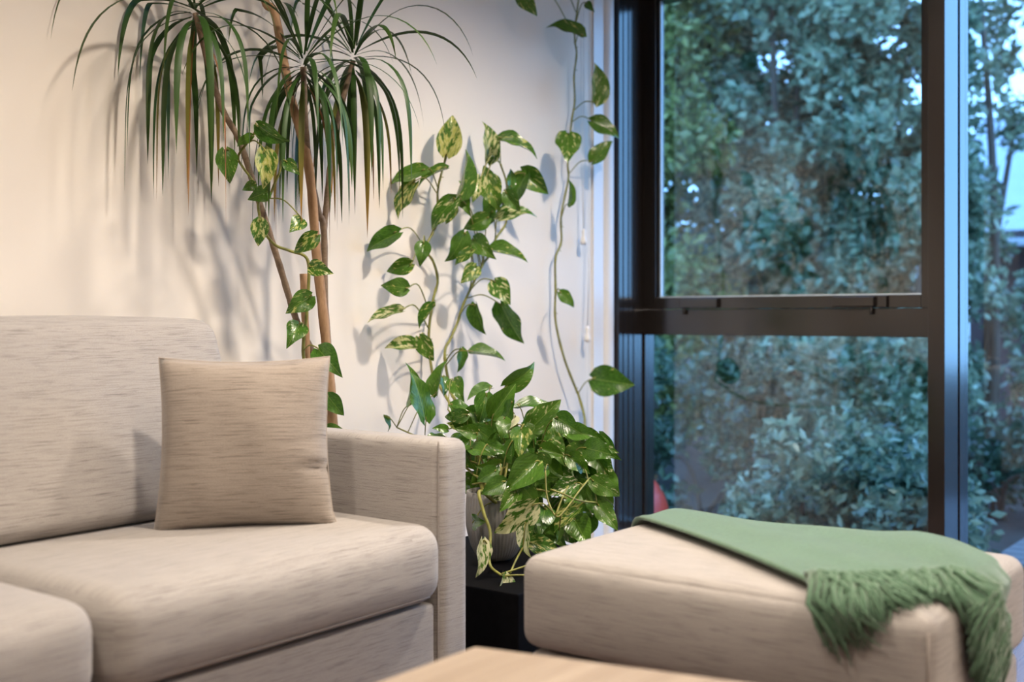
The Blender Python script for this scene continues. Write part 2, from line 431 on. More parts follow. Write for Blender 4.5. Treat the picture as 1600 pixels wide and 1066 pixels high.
# awning sash above
sash = box('awning_sash', SASH_X+0.004, 4.715, 2.652, 2.7215, 0.942, ZT, FR, w1, bev=0.002)
box('sash_stile', SASH_X+0.004, 4.715, 1.36, 1.446, 0.942, ZT, FR, sash, bev=0.002)
box('sash_bottom_rail', SASH_X+0.004, 4.715, 1.446, 2.652, 0.944, 0.996, FR, sash, bev=0.002)
box('sash_top_rail', SASH_X+0.004, 4.715, 1.446, 2.652, ZT-0.06, ZT, FR, sash, bev=0.002)
box('upper_pane', 4.672, 4.678, 1.446, 2.652, 0.996, ZT-0.06, M['glass'], sash)
box('glazing_bead', 4.655, 4.672, 1.446, 2.652, 0.996, 1.002, M['bead'], sash, label='thin pale blue glazing bead')
box('glazing_bead', 4.655, 4.672, 2.640, 2.652, 0.996, ZT-0.06, M['gasket'], sash)
box('glazing_bead', 4.655, 4.672, 2.634, 2.640, 1.002, ZT-0.06, M['bead'], sash)
box('head_frame', SASH_X-0.02, 4.74, 1.358, 2.7215, ZT, CEIL, FR, w1)
def latch(y_hi, y_lo, peg_y, extra=None):
    a = box('window_latch', SASH_X-0.020, SASH_X+0.004, y_lo, y_hi, 0.950, 0.990, FR, w1, bev=0.003)
    V, F = tube_geo([(SASH_X-0.012, peg_y, 0.95), (SASH_X-0.012, peg_y, 0.918)], 0.0075, 12)
    mk('latch_peg', V, F, FR, a)
    if extra: box('latch_block', SASH_X-0.014, SASH_X+0.004, extra[0], extra[1], 0.946, 0.992, FR, a, bev=0.002)
latch(2.517, 2.330, 2.495)
latch(1.805, 1.628, 1.640, (1.578, 1.612))
# mullion between the lights
mu = box('mullion', 4.43, 4.60, 1.294, 1.357, FLOOR, CEIL, FR, w1, bev=0.002)
box('mullion_groove', 4.56, 4.625, 1.302, 1.352, FLOOR, CEIL, M['gasket'], mu)
box('mullion_return', 4.628, 4.74, 1.294, 1.357, FLOOR, CEIL, FR, mu, bev=0.002)
# second, full-height light and the lights further along
w2 = window_shell('window_2', (4.7, 0.6, 0))
box('sliding_pane', 4.698, 4.704, -0.1, 1.294, FLOOR+0.022, ZT, M['glass'], w2)
box('bottom_rail', 4.66, 4.74, -0.1, 1.294, FLOOR, FLOOR+0.022, FR, w2)
box('head_frame', 4.63, 4.74, -0.1, 1.294, ZT, CEIL, FR, w2)
box('stile', 4.63, 4.74, -0.17, -0.1, FLOOR, CEIL, FR, w2)
box('wall_right', 4.63, 4.78, ROOM_Y0, -0.17, FLOOR, CEIL, M['wall'], kind='structure')

# ------------------------------------------------------------------ ceiling downlights (above the frame)
def downlight(x, y, power=LAMP_W, tint=(1.0, 0.865, 0.725), lab=''):
    e = empty('ceiling_downlight', (x, y, CEIL), label='recessed round downlight in the white ceiling '+lab, cat='downlight', group='ceiling downlights')
    V, F = lathe_geo([(0.060, 0), (0.064, -0.004), (0.060, -0.010), (0.048, -0.008), (0.046, -0.001)], 32, (x, y, CEIL))
    mk('trim_ring', V, F[:-2], M['plastic'], e)
    V, F = lathe_geo([(0.046, -0.002), (0.046, -0.004)], 32, (x, y, CEIL))
    mk('diffuser', V, F, M['lamp'], e)
    l = bpy.data.lights.new('downlight_beam', 'SPOT'); l.energy = power; l.color = tint
    l.spot_size = math.radians(148); l.spot_blend = 0.75; l.shadow_soft_size = 0.085
    lo = bpy.data.objects.new('downlight_beam', l); COL.objects.link(lo); lo.parent = e; lo.location = (0, 0, -0.02)
LAMPS = [(3.25, 1.35), (1.75, 1.35), (0.25, 1.35), (-1.3, 1.35), (3.25, -0.6), (1.5, -0.6), (-0.4, -0.6), (1.5, -2.2), (-1.0, -2.2)]
POWER = [1.6, 1.15, 0.72, 0.42, 1.35, 0.8, 0.35, 0.8, 0.3]
for i, (x, y) in enumerate(LAMPS):
    downlight(x, y, LAMP_W*POWER[i], lab=['near the window corner', 'above the pothos and sofa', 'above the sofa', 'beyond the sofa end', 'before the sliding window', 'over the middle of the room',
                         'over the room behind the coffee table', 'near the glazed door', 'near the far room corner'][i])

# ------------------------------------------------------------------ sofa
FB = M['fabric']
sofa = empty('sofa', (1.17, 2.2, FLOOR), label='oatmeal fabric two-seat sofa with low padded arms along the cream wall', cat='sofa')
rounded('base', 0.28, 2.058, 1.768, 2.60, -0.03, 0.232, 0.012, FB, sofa)
rounded('back_frame', 0.165, 2.172, 2.49, 2.64, -0.03, 0.70, 0.03, FB, sofa)
for xa, xb in ((0.165, 0.279), (2.060, 2.175)):
    a = rounded('arm', xa, xb, 1.757, 2.50, -0.03, 0.612, 0.030, FB, sofa)
    s = xb-0.004 if xa < 1 else xa+0.004
    sg = [(s, 1.766, -0.02), (s, 1.766, 0.560), (s+(0.006 if xa > 1 else -0.006), 1.768, 0.584)]
    V, F = tube_geo(spline(sg, 5), 0.0020, 6); mk('seam', V, F, M['seam'], a)
def seat_fn(p, q):
    u, v, w_ = q
    q2 = (1-u*u)*(1-v*v)
    if w_ > 0: p.z += 0.006*q2**0.6*w_ - 0.010*max(0, v)**2
    p.y -= 0.012*(1-u*u)*(1-w_*w_)*(1 if v < 0 else 0)
    p.y += 0.0
    return p
for xa, xb in ((1.168, 2.068), (0.272, 1.160)):
    c = rounded('seat_cushion', xa, xb, 1.738, 2.40, 0.236, 0.420, 0.058, FB, sofa, n=(14, 10, 4), fn=seat_fn)
    for zz, yy in ((0.256, 1.750),):
        V, F = tube_geo(spline([(xa+0.05, yy+0.002, zz), ((xa+xb)/2, yy-0.005, zz), (xb-0.05, yy+0.002, zz)], 10), 0.0024, 6)
        mk('piping', V, F, M['seam'], c)
def back_fn(p, q):
    u, v, w_ = q
    if v < 0: p.y -= 0.035*((1-u*u)**0.7)*((1-w_*w_)**0.7)
    p.z += 0.010*(1-u*u)*max(0, w_)
    p.y += 0.165*(p.z-0.43)/0.47
    return p
for xa, xb in ((1.166, 1.985), (0.282, 1.162)):
    rounded('back_cushion', xa, xb, 2.300, 2.480, 0.418, 0.897, 0.045, FB, sofa, n=(14, 4, 10), fn=back_fn)
for x in (0.25, 2.09):
    for y in (1.83, 2.56):
        V, F = lathe_geo([(0.018, 0), (0.022, 0.042)], 16, (x, y, FLOOR)); mk('foot', V, F, M['black'], sofa)

# ------------------------------------------------------------------ throw pillow
pl = empty('throw_pillow', (1.79, 2.118, 0.436), label='square beige slub-weave throw pillow propped in the sofa corner', cat='pillow')
def pillow():
    n = 28; H = 0.205; T = 0.095; V = []; U = []; F = []
    X = Vector((0.318, -0.264, 0)).normalized(); Nn = Vector((X.y, -X.x, 0))      # faces the room
    if Nn.dot(FWD) > 0: Nn = -Nn
    lean = math.radians(9); Zd = (Vector((0, 0, 1))*math.cos(lean)-Nn*math.sin(lean)); Nl = Nn*math.cos(lean)+Vector((0, 0, 1))*math.sin(lean)
    base = Vector((1.772, 2.103, 0.405+H*0.985))
    for side in (1, -1):
        for i in range(n+1):
            for j in range(n+1):
                s = -1+2*i/n; t = -1+2*j/n
                pin = 0.07
                x = s*H*(0.975-0.02*t)*(1-pin*(1-t*t)); z = t*H*(1-pin*0.9*(1-s*s))
                if t < 0: z += 0.006*(1-abs(s))
                th = T*max(0, (1-s*s)*(1-t*t))**0.42
                # soft dents near the right edge and a sagging middle
                d = math.exp(-(((s-0.86)/0.16)**2+((t+0.30)/0.05)**2)); th -= 0.014*d
                d = math.exp(-(((s-0.80)/0.22)**2+((t+0.16)/0.10)**2)); th += 0.006*d
                th += 0.004*math.sin(5*s+2*t)*(1-s*s)*(1-t*t)
                xx = x + (0.010 if t < -0.8 and s > 0 else 0)*s*(-t-0.8)*5
                V.append(base+X*xx+Zd*z+Nl*(side*th)); U.append((x+5.3, z+2.2))
    m = (n+1)*(n+1)
    for i in range(n):
        for j in range(n):
            a = i*(n+1)+j
            q = (a, a+n+1, a+n+2, a+1)
            F.append(q); F.append(tuple(m+k for k in reversed(q)))
    cov = mk('cover', V, F, M['pillow'], pl, uv=U)
    bm = bmesh.new(); bm.from_mesh(cov.data); bmesh.ops.remove_doubles(bm, verts=bm.verts, dist=1e-5); bmesh.ops.recalc_face_normals(bm, faces=bm.faces); bm.to_mesh(cov.data); bm.free()
    ed = []
    for a in range(4):
        for i in range(n):
            q = -1+2*i/n
            s, t = [(q, -1), (1, q), (-q, 1), (-1, -q)][a]
            pin = 0.07; x = s*H*(0.975-0.02*t)*(1-pin*(1-t*t)); z = t*H*(1-pin*0.9*(1-s*s))
            if t < 0: z += 0.006*(1-abs(s))
            x += (0.010 if t < -0.8 and s > 0 else 0)*s*(-t-0.8)*5
            ed.append(base+X*x+Zd*z)
    ed.append(ed[0])
    V, F = tube_geo(ed, 0.0018, 6); mk('piping', V, F, M['pillow_seam'], pl)
pillow()

# ------------------------------------------------------------------ ottoman and throw blanket
OX0, OX1, OY0, OY1, OZ = 1.905, 2.545, 0.575, 1.415, 0.412
ott = empty('ottoman', (2.225, 0.995, FLOOR), label='rectangular oatmeal fabric ottoman with thick cushion top under the green throw', cat='ottoman')
def ott_top(x, y):
    u = (x-(OX0+OX1)/2)/((OX1-OX0)/2); v = (y-(OY0+OY1)/2)/((OY1-OY0)/2)
    return OZ+0.012*max(0, 1-u*u)**0.6*max(0, 1-v*v)**0.6
def ott_fn(p, q):
    u, v, w_ = q
    if w_ > 0: p.z += 0.012*max(0, (1-u*u))**0.6*max(0, (1-v*v))**0.6*w_
    p.x += 0.010*(-1 if u < 0 else 1)*(1-v*v)*(1-w_*w_)*(1 if abs(u) > 0.99 else 0)
    return p
tp = rounded('top_cushion', OX0, OX1, OY0, OY1, 0.222, OZ, 0.036, FB, ott, n=(10, 12, 4), fn=ott_fn, top_axis='y')
rounded('base', OX0+0.015, OX1-0.015, OY0+0.015, OY1-0.015, -0.03, 0.216, 0.02, FB, ott, top_axis='y')
V, F = tube_geo([(OX0+0.010, OY0+0.012, 0.24), (OX0+0.008, OY0+0.010, 0.385)], 0.0024, 6); mk('seam', V, F, M['seam'], tp)
for x in (OX0+0.07, OX1-0.07):
    for y in (OY0+0.07, OY1-0.07):
        V, F = lathe_geo([(0.018, 0), (0.022, 0.042)], 16, (x, y, FLOOR)); mk('foot', V, F, M['black'], ott)

def drape(x, y, h):
    cx = max(OX0, min(OX1, x)); cy = max(OY0, min(OY1, y))
    ox, oy = x-cx, y-cy; d = math.hypot(ox, oy)
    z = ott_top(cx, cy)+h
    r = 0.03
    # round the top edge like the cushion does
    e = min(cx-OX0, OX1-cx, cy-OY0, OY1-cy)
    if e < r: z -= (r-math.sqrt(max(0, r*r-(r-e)**2)))*0.8
    if d > 0:
        z -= d
        cx += (h+0.004)*ox/d; cy += (h+0.004)*oy/d
    return Vector((cx, cy, z))
blk = empty('throw_blanket', (2.25, 0.95, 0.42), label='green wool throw blanket with fringed end draped over the ottoman', cat='blanket')
A = Vector((2.34, 1.395)); Bq = Vector((2.585, 0.78)); Cq = Vector((2.23, 0.495)); Dq = Vector((1.935, 0.795))
def plan(i, j):
    # i 0..1 from the window end to the fringe, j 0..1 from the folded edge to the far edge
    left = A.lerp(Dq, i); right = Bq.lerp(Cq, i)
    left += Vector((0.010, 0.012))*math.sin(i*math.pi)
    right += Vector((0.02, -0.01))*math.sin(i*math.pi)
    p = left.lerp(right, j)
    p += Vector((0.16, 0.20))*math.sin(math.pi*j**0.65)*(1-i)**2
    p += Vector((-0.55, -0.83))*0.012*math.sin(j*9+1)*i
    return p
def fold_h(i, j):
    return 0.016+0.007*math.sin(j*7+i*2.0)*math.sin(math.pi*j)+0.010*math.exp(-(j/0.05)**2)+0.012*math.exp(-((j-0.75-0.2*(1-i))/0.07)**2)*(1-0.6*i)+0.004*math.sin(13*j-6*i)*math.sin(math.pi*j)
NI, NJ = 46, 40; V = []; F = []
for i in range(NI+1):
    for j in range(NJ+1):
        p = plan(i/NI, j/NJ); V.append(drape(p.x, p.y, fold_h(i/NI, j/NJ)))
for i in range(NI):
    for j in range(NJ):
        a = i*(NJ+1)+j; F.append((a, a+NJ+1, a+NJ+2, a+1))
cl = mk('cloth', V, F, M['wool'], blk)
bm = bmesh.new(); bm.from_mesh(cl.data); bmesh.ops.recalc_face_normals(bm, faces=bm.faces)
if sum(f_.normal.z for f_ in bm.faces) < 0: bmesh.ops.reverse_faces(bm, faces=bm.faces)
bmesh.ops.smooth_vert(bm, verts=[v_ for v_ in bm.verts if not v_.is_boundary], factor=0.5, use_axis_x=True, use_axis_y=True, use_axis_z=True)
bm.to_mesh(cl.data); bm.free()
so = cl.modifiers.new('thickness', 'SOLIDIFY'); so.thickness = 0.011; so.offset = -1
ss = cl.modifiers.new('soft', 'SUBSURF'); ss.levels = 1; ss.render_levels = 1
geos = []
Rf = random.Random(3)
for k in range(1500):
    j = Rf.random(); i0 = 1.0-0.04*Rf.random()
    s = plan(i0, j); dr = Vector((-0.55+Rf.uniform(-0.5, 0.5), -0.83+Rf.uniform(-0.4, 0.4))).normalized()
    L = Rf.uniform(0.07, 0.125)*(1.15 if j > 0.7 or j < 0.25 else 0.9); pts = []; ph = Rf.random()*6; h0 = fold_h(1, j)+Rf.uniform(-0.006, 0.014)
    sd = Vector((-dr.y, dr.x))
    for q in range(6):
        tq = q/5; pp = s+dr*L*tq+sd*0.013*math.sin(ph+tq*6)*tq
        v_ = drape(pp.x, pp.y, max(0.006, h0*(1-0.5*tq)+0.020*math.sin(tq*3.1)*Rf.random()))
        pts.append(v_)
    geos.append(tube_geo(pts, [0.0042, 0.0048, 0.0046, 0.0040, 0.0030, 0.0012], 5))
V, F = merge(*geos); mk('fringe', V, F, M['wool'], blk, kind='stuff')

# ------------------------------------------------------------------ coffee table
ct = empty('coffee_table', (1.05, 0.65, FLOOR), label='pale oak coffee table in front of the sofa and ottoman', cat='table')
pts = [(1.43, 1.146), (1.625, 0.25), (0.60, 0.25), (0.60, 1.146)]
zt0, zt1 = 0.345, 0.38
V = [(x, y, zt0) for x, y in pts]+[(x, y, zt1) for x, y in pts]
F = [(0, 1, 2, 3), (7, 6, 5, 4)]+[(i, i+4, (i+1) % 4+4, (i+1) % 4) for i in range(4)]
top = mk('table_top', V, F, M['oak'], ct, smooth=False)
bm = bmesh.new(); bm.from_mesh(top.data); bmesh.ops.recalc_face_normals(bm, faces=bm.faces)
bmesh.ops.bevel(bm, geom=bm.edges[:], offset=0.006, segments=3, affect='EDGES', profile=0.5); bm.to_mesh(top.data); bm.free()
for x, y in ((1.37, 1.07), (1.50, 0.34), (0.68, 0.34), (0.68, 1.07)):
    V, F = tube_geo([(x, y, FLOOR), (x, y, zt0)], [0.016, 0.022], 16); mk('leg', V, F, M['oak'], ct)

# ------------------------------------------------------------------ black plinth
st = box('black_plinth', 2.345, 2.96, 1.74, 2.345, FLOOR, 0.2, M['black'], bev=0.004)
tag(st, 'low matte black box plinth carrying the pothos pot beside the sofa arm', 'plinth')

# ------------------------------------------------------------------ pothos: shared leaf shapes
def leaf_mesh(name, fold, curl, wave, tipc):
    nl, nw = 12, 8; V = []; U = []; F = []
    for i in range(nl+1):
        t = i/nl
        # half width of a heart-shaped blade, drawn to a point
        hw = 0.5*(math.sin(math.pi*min(1, t**0.62*0.985+0.015))**0.85)*(1.0-0.12*t)*1.04 if t > 0 else 0.10
        if t >= 1: hw = 0.0
        lobe = 0.085*math.exp(-(t/0.10)**2)
        for j in range(nw+1):
            s = -1+2*j/nw
            x = s*hw; y = t-lobe*abs(s)**1.2*(1 if t < 0.3 else 0)*1.3
            z = fold*abs(x)*1.0-fold*0.15
            z += -curl*(t-0.35)**2 - tipc*max(0, t-0.7)**2*3
            z += wave*math.sin(9*t+(1.5 if s > 0 else 0))*abs(s)**2*hw
            V.append((x, y, z)); U.append((t, 0.5+s*hw))
    for i in range(nl):
        for j in range(nw):
            a = i*(nw+1)+j; F.append((a, a+1, a+nw+2, a+nw+1))
    me = bpy.data.meshes.new(name); me.from_pydata(V, [], F); me.update()
    l = me.uv_layers.new(name='UVMap')
    for i, lp in enumerate(me.loops): l.data[i].uv = U[lp.vertex_index]
    me.materials.append(M['leaf'])
    for p in me.polygons: p.use_smooth = True
    return me
LEAVES = [leaf_mesh('leaf', *a) for a in ((0.25, 0.25, 0.10, 0.3), (0.45, 0.35, 0.12, 0.5), (0.12, 0.45, 0.15, 0.6), (0.60, 0.20, 0.08, 0.2), (0.30, 0.60, 0.10, 0.8), (0.18, 0.15, 0.2, 0.2))]
RL = random.Random(21)
def leaf(parent, B, tip_px, wpx, var=0.5, fresh=0.2, white=0.0, shape=None, tdepth=0.0, sign=None):
    """a blade from base point B; its tip and apparent width come from the photograph, the true
    length, the roll about the midrib and the tilt in depth follow from a pothos leaf's proportions"""
    tB = B.dot(FWD); T = P(tip_px[0], tip_px[1], tB+tdepth)
    W = wpx*tB/FPX; d = T-B; L = d.length
    view = (Vector((0, 0, EYE))-(B+T)/2).normalized()
    ratio = 0.74
    if W > L*ratio*0.98:                              # foreshortened: the tip comes forward
        Lt = W/ratio; T = T+view*math.sqrt(max(0, Lt*Lt-L*L)); d = T-B; L = d.length; roll = 0.0; Wt = W
    else:
        Wt = max(W, min(L*0.62, W*2.0)); roll = math.acos(max(-1, min(1, W/Wt)))
        roll = min(roll, 1.2)
    roll += RL.uniform(-0.12, 0.12)
    sgn = sign if sign else RL.choice((-1, 1))
    Y = d.normalized(); Z = (view-Y*view.dot(Y)).normalized(); X = Y.cross(Z)
    a = roll*sgn
    Z2 = Z*math.cos(a)+X*math.sin(a); 
    if Z2.z < -0.35 and abs(a) > 0.5: Z2 = Z*math.cos(a)-X*math.sin(a)
    X2 = Y.cross(Z2)
    o = bpy.data.objects.new('leaf', LEAVES[shape if shape is not None else RL.randrange(len(LEAVES))]); COL.objects.link(o)
    m = Matrix((X2*Wt, Y*L, Z2*L*0.8)).transposed().to_4x4(); m.translation = B
    put(o, parent)
    over = max((m @ v_.co).y for v_ in o.data.vertices)-(WALL_Y-0.004)
    if over > 0: m.translation.y -= over
    o.matrix_basis = m
    o.color = (var, fresh, white, 1)
    return o
def petiole(B, T, Q, r=0.0022):
    "thin stalk from vine point Q up to blade base B"
    d = (B-Q); mid = Q+d*0.5+Vector((0, 0, 0.18*d.length))-FWD*0.1*d.length
    return tube_geo(spline([Q, mid, B, B+(T-B)*0.06], 5), r, 6)
def nearest(pts, p, below=0.02):
    q = p+Vector((0, 0, -below)); return min(pts, key=lambda s: (s-q).length)

def make_vine(parent, pts, rad, leaves, mat, leaf_off):
    """leaves: (base px, base py, tip px, tip py, apparent width, variegation, white)"""
    sp = spline(pts, 8)
    rr = [rad*(1+0.28*max(0, math.sin(i*0.9))**6)*(1-0.35*i/len(sp)) for i in range(len(sp))]
    geos = [tube_geo(sp, rr, 8)]
    for i in range(4, len(sp)-2, 9):                   # short aerial root stubs at the nodes
        a = Vector((RL.uniform(-1, 1), -0.6, RL.uniform(-0.6, 0.3))).normalized()
        geos.append(tube_geo([sp[i], sp[i]+a*0.007, sp[i]+a*0.013], [0.0022, 0.0018, 0.0008], 5))
    Ls = []
    for (bx, by, tx, ty, wd, var, wh) in leaves:
        off = leaf_off+RL.uniform(0.0, 0.09)
        B = Wl(bx, by, off); T = P(tx, ty, B.dot(FWD))
        Q = nearest(sp, B, 0.035)
        geos.append(petiole(B, T, Q, 0.0023 if (B-Q).length < 0.25 else 0.0026))
        Ls.append((B, (tx, ty), wd, var, wh))
    V, F = merge(*geos)
    vine = mk('vine', V, F, mat, parent)
    for B, tip, wd, var, wh in Ls: leaf(vine, B, tip, wd, var, RL.uniform(0, 0.35), wh)
    return vine

# potted pothos by the sofa arm
PC = Vector((2.652, 2.047, 0.2))
pot = empty('potted_pothos', PC, label='variegated pothos in a ribbed pale grey pot on the black plinth, vines climbing the wall', cat='plant')
prof = [(0.034, 0.0), (0.046, 0.004), (0.060, 0.018), (0.073, 0.042), (0.082, 0.075), (0.087, 0.10), (0.088, 0.14), (0.086, 0.185), (0.085, 0.20), (0.080, 0.20), (0.079, 0.17)]
V, F = lathe_geo(prof, 240, PC, 48, 0.012); mk('pot', V, F[:-1], M['ceramic'], pot, label='ribbed pale grey pot')
V, F = lathe_geo([(0.079, 0.165), (0.0785, 0.176)], 40, PC); mk('soil', V, F, M['soil'], pot)

rim = PC+Vector((0, 0, 0.18))
V1 = [rim+Vector((-0.03, 0.02, 0)), P(735, 690, 3.7), Wl(688, 605, 0.10), Wl(675, 579, 0.05), Wl(670, 522, 0.03), Wl(677, 468, 0.03), Wl(684, 439, 0.03), Wl(677, 409, 0.035), Wl(665, 389, 0.04), Wl(676, 364, 0.04), Wl(684, 343, 0.04), Wl(684, 299, 0.045), Wl(690, 270, 0.05), Wl(698, 243, 0.06)]
L1 = [(698, 241, 709, 178, 42, 0.85, 0), (663, 265, 605, 282, 24, 0.2, 0), (697, 261, 648, 283, 13, 0.5, 0), (647, 284, 612, 336, 26, 0.75, 0), (711, 310, 669, 355, 34, 0.45, 0.3), (709, 319, 699, 351, 18, 0.6, 0),
      (619, 362, 566, 389, 32, 0.15, 0), (662, 378, 657, 412, 27, 0.2, 0), (643, 412, 603, 425, 28, 0.35, 0), (637, 450, 597, 446, 31, 0.3, 0), (628, 484, 571, 497, 22, 0.7, 0.5), (678, 476, 650, 511, 20, 0.5, 0),
      (650, 540, 600, 539, 25, 0.75, 0.4), (655, 527, 677, 565, 29, 0.5, 0.2)]
make_vine(pot, V1, 0.0058, L1, M['vine'], 0.08)
V2 = [rim+Vector((0.01, 0.03, 0)), P(760, 700, 3.75), Wl(708, 620, 0.12), Wl(700, 592, 0.06), Wl(695, 551, 0.04), Wl(704, 529, 0.035), Wl(715, 504, 0.03), Wl(722, 481, 0.03), Wl(736, 450, 0.035), Wl(754, 414, 0.04), Wl(764, 400, 0.04), Wl(775, 373, 0.045), Wl(791, 347, 0.05), Wl(786, 320, 0.06), Wl(792, 290, 0.06), Wl(782, 256, 0.07)]
L2 = [(764, 252, 765, 187, 25, 0.8, 0.4), (780, 215, 844, 235, 16, 0.4, 0), (718, 308, 739, 235, 27, 0.35, 0), (752, 276, 741, 310, 32, 0.75, 0.3), (760, 276, 776, 323, 40, 0.6, 0), (767, 284, 755, 258, 20, 0.1, 0),
      (820, 271, 794, 326, 32, 0.15, 0), (799, 292, 799, 263, 16, 0.1, 0), (815, 267, 857, 303, 36, 0.45, 0), (778, 340, 835, 322, 25, 0.6, 0.5), (720, 306, 731, 330, 24, 0.05, 0), (763, 340, 724, 358, 30, 0.35, 0),
      (775, 300, 757, 342, 30, 0.2, 0), (727, 364, 702, 413, 28, 0.1, 0), (738, 390, 709, 412, 20, 0.55, 0), (738, 373, 767, 399, 34, 0.3, 0.6), (766, 389, 827, 402, 16, 0.4, 0), (745, 416, 722, 441, 28, 0.6, 0),
      (772, 439, 796, 473, 35, 0.55, 0.4), (781, 475, 815, 540, 38, 0.25, 0), (741, 476, 754, 525, 25, 0.05, 0.3), (722, 545, 719, 583, 15, 0.05, 0), (736, 549, 791, 556, 14, 0.1, 0),
      (790, 300, 812, 330, 26, 0.3, 0), (742, 300, 720, 285, 22, 0.2, 0), (770, 330, 745, 358, 24, 0.15, 0)]
make_vine(pot, V2, 0.0060, L2, M['vine'], 0.085)
V3 = [rim+Vector((0.04, 0.03, 0)), P(860, 735, 3.75), P(900, 700, 4.2), Wl(914, 662, 0.20), Wl(905, 621, 0.08), Wl(899, 606, 0.06), Wl(881, 558, 0.05), Wl(868, 501, 0.04), Wl(868, 452, 0.04), Wl(868, 404, 0.04), Wl(877, 378, 0.04), Wl(877, 336, 0.04), Wl(888, 280, 0.04), Wl(887, 253, 0.05), Wl(893, 191, 0.05), Wl(898, 158, 0.05), Wl(897, 118, 0.05), Wl(901, 84, 0.05), Wl(898, 56, 0.05), Wl(904, 0, 0.05), Wl(912, -50, 0.05), Wl(880, -110, 0.05)]
L3 = [(811, -10, 839, 23, 27, 0.5, 0), (911, 55, 857, 31, 24, 0.3, 0), (916, 4, 926, 16, 13, 0.2, 0), (931, 160, 936, 96, 29, 0.6, 0.4), (924, 188, 970, 212, 26, 0.35, 0.6), (888, 208, 887, 250, 41, 0.45, 0.2), (925, 252, 956, 217, 27, 0.35, 0),
      (890, 320, 894, 278, 8, 0.1, 0), (875, 456, 899, 479, 20, 0.1, 0), (926, 592, 989, 602, 50, 0.28, 0), (850, -40, 880, -20, 40, 0.4, 0)]
make_vine(pot, V3, 0.0055, L3, M['vine'], 0.085)

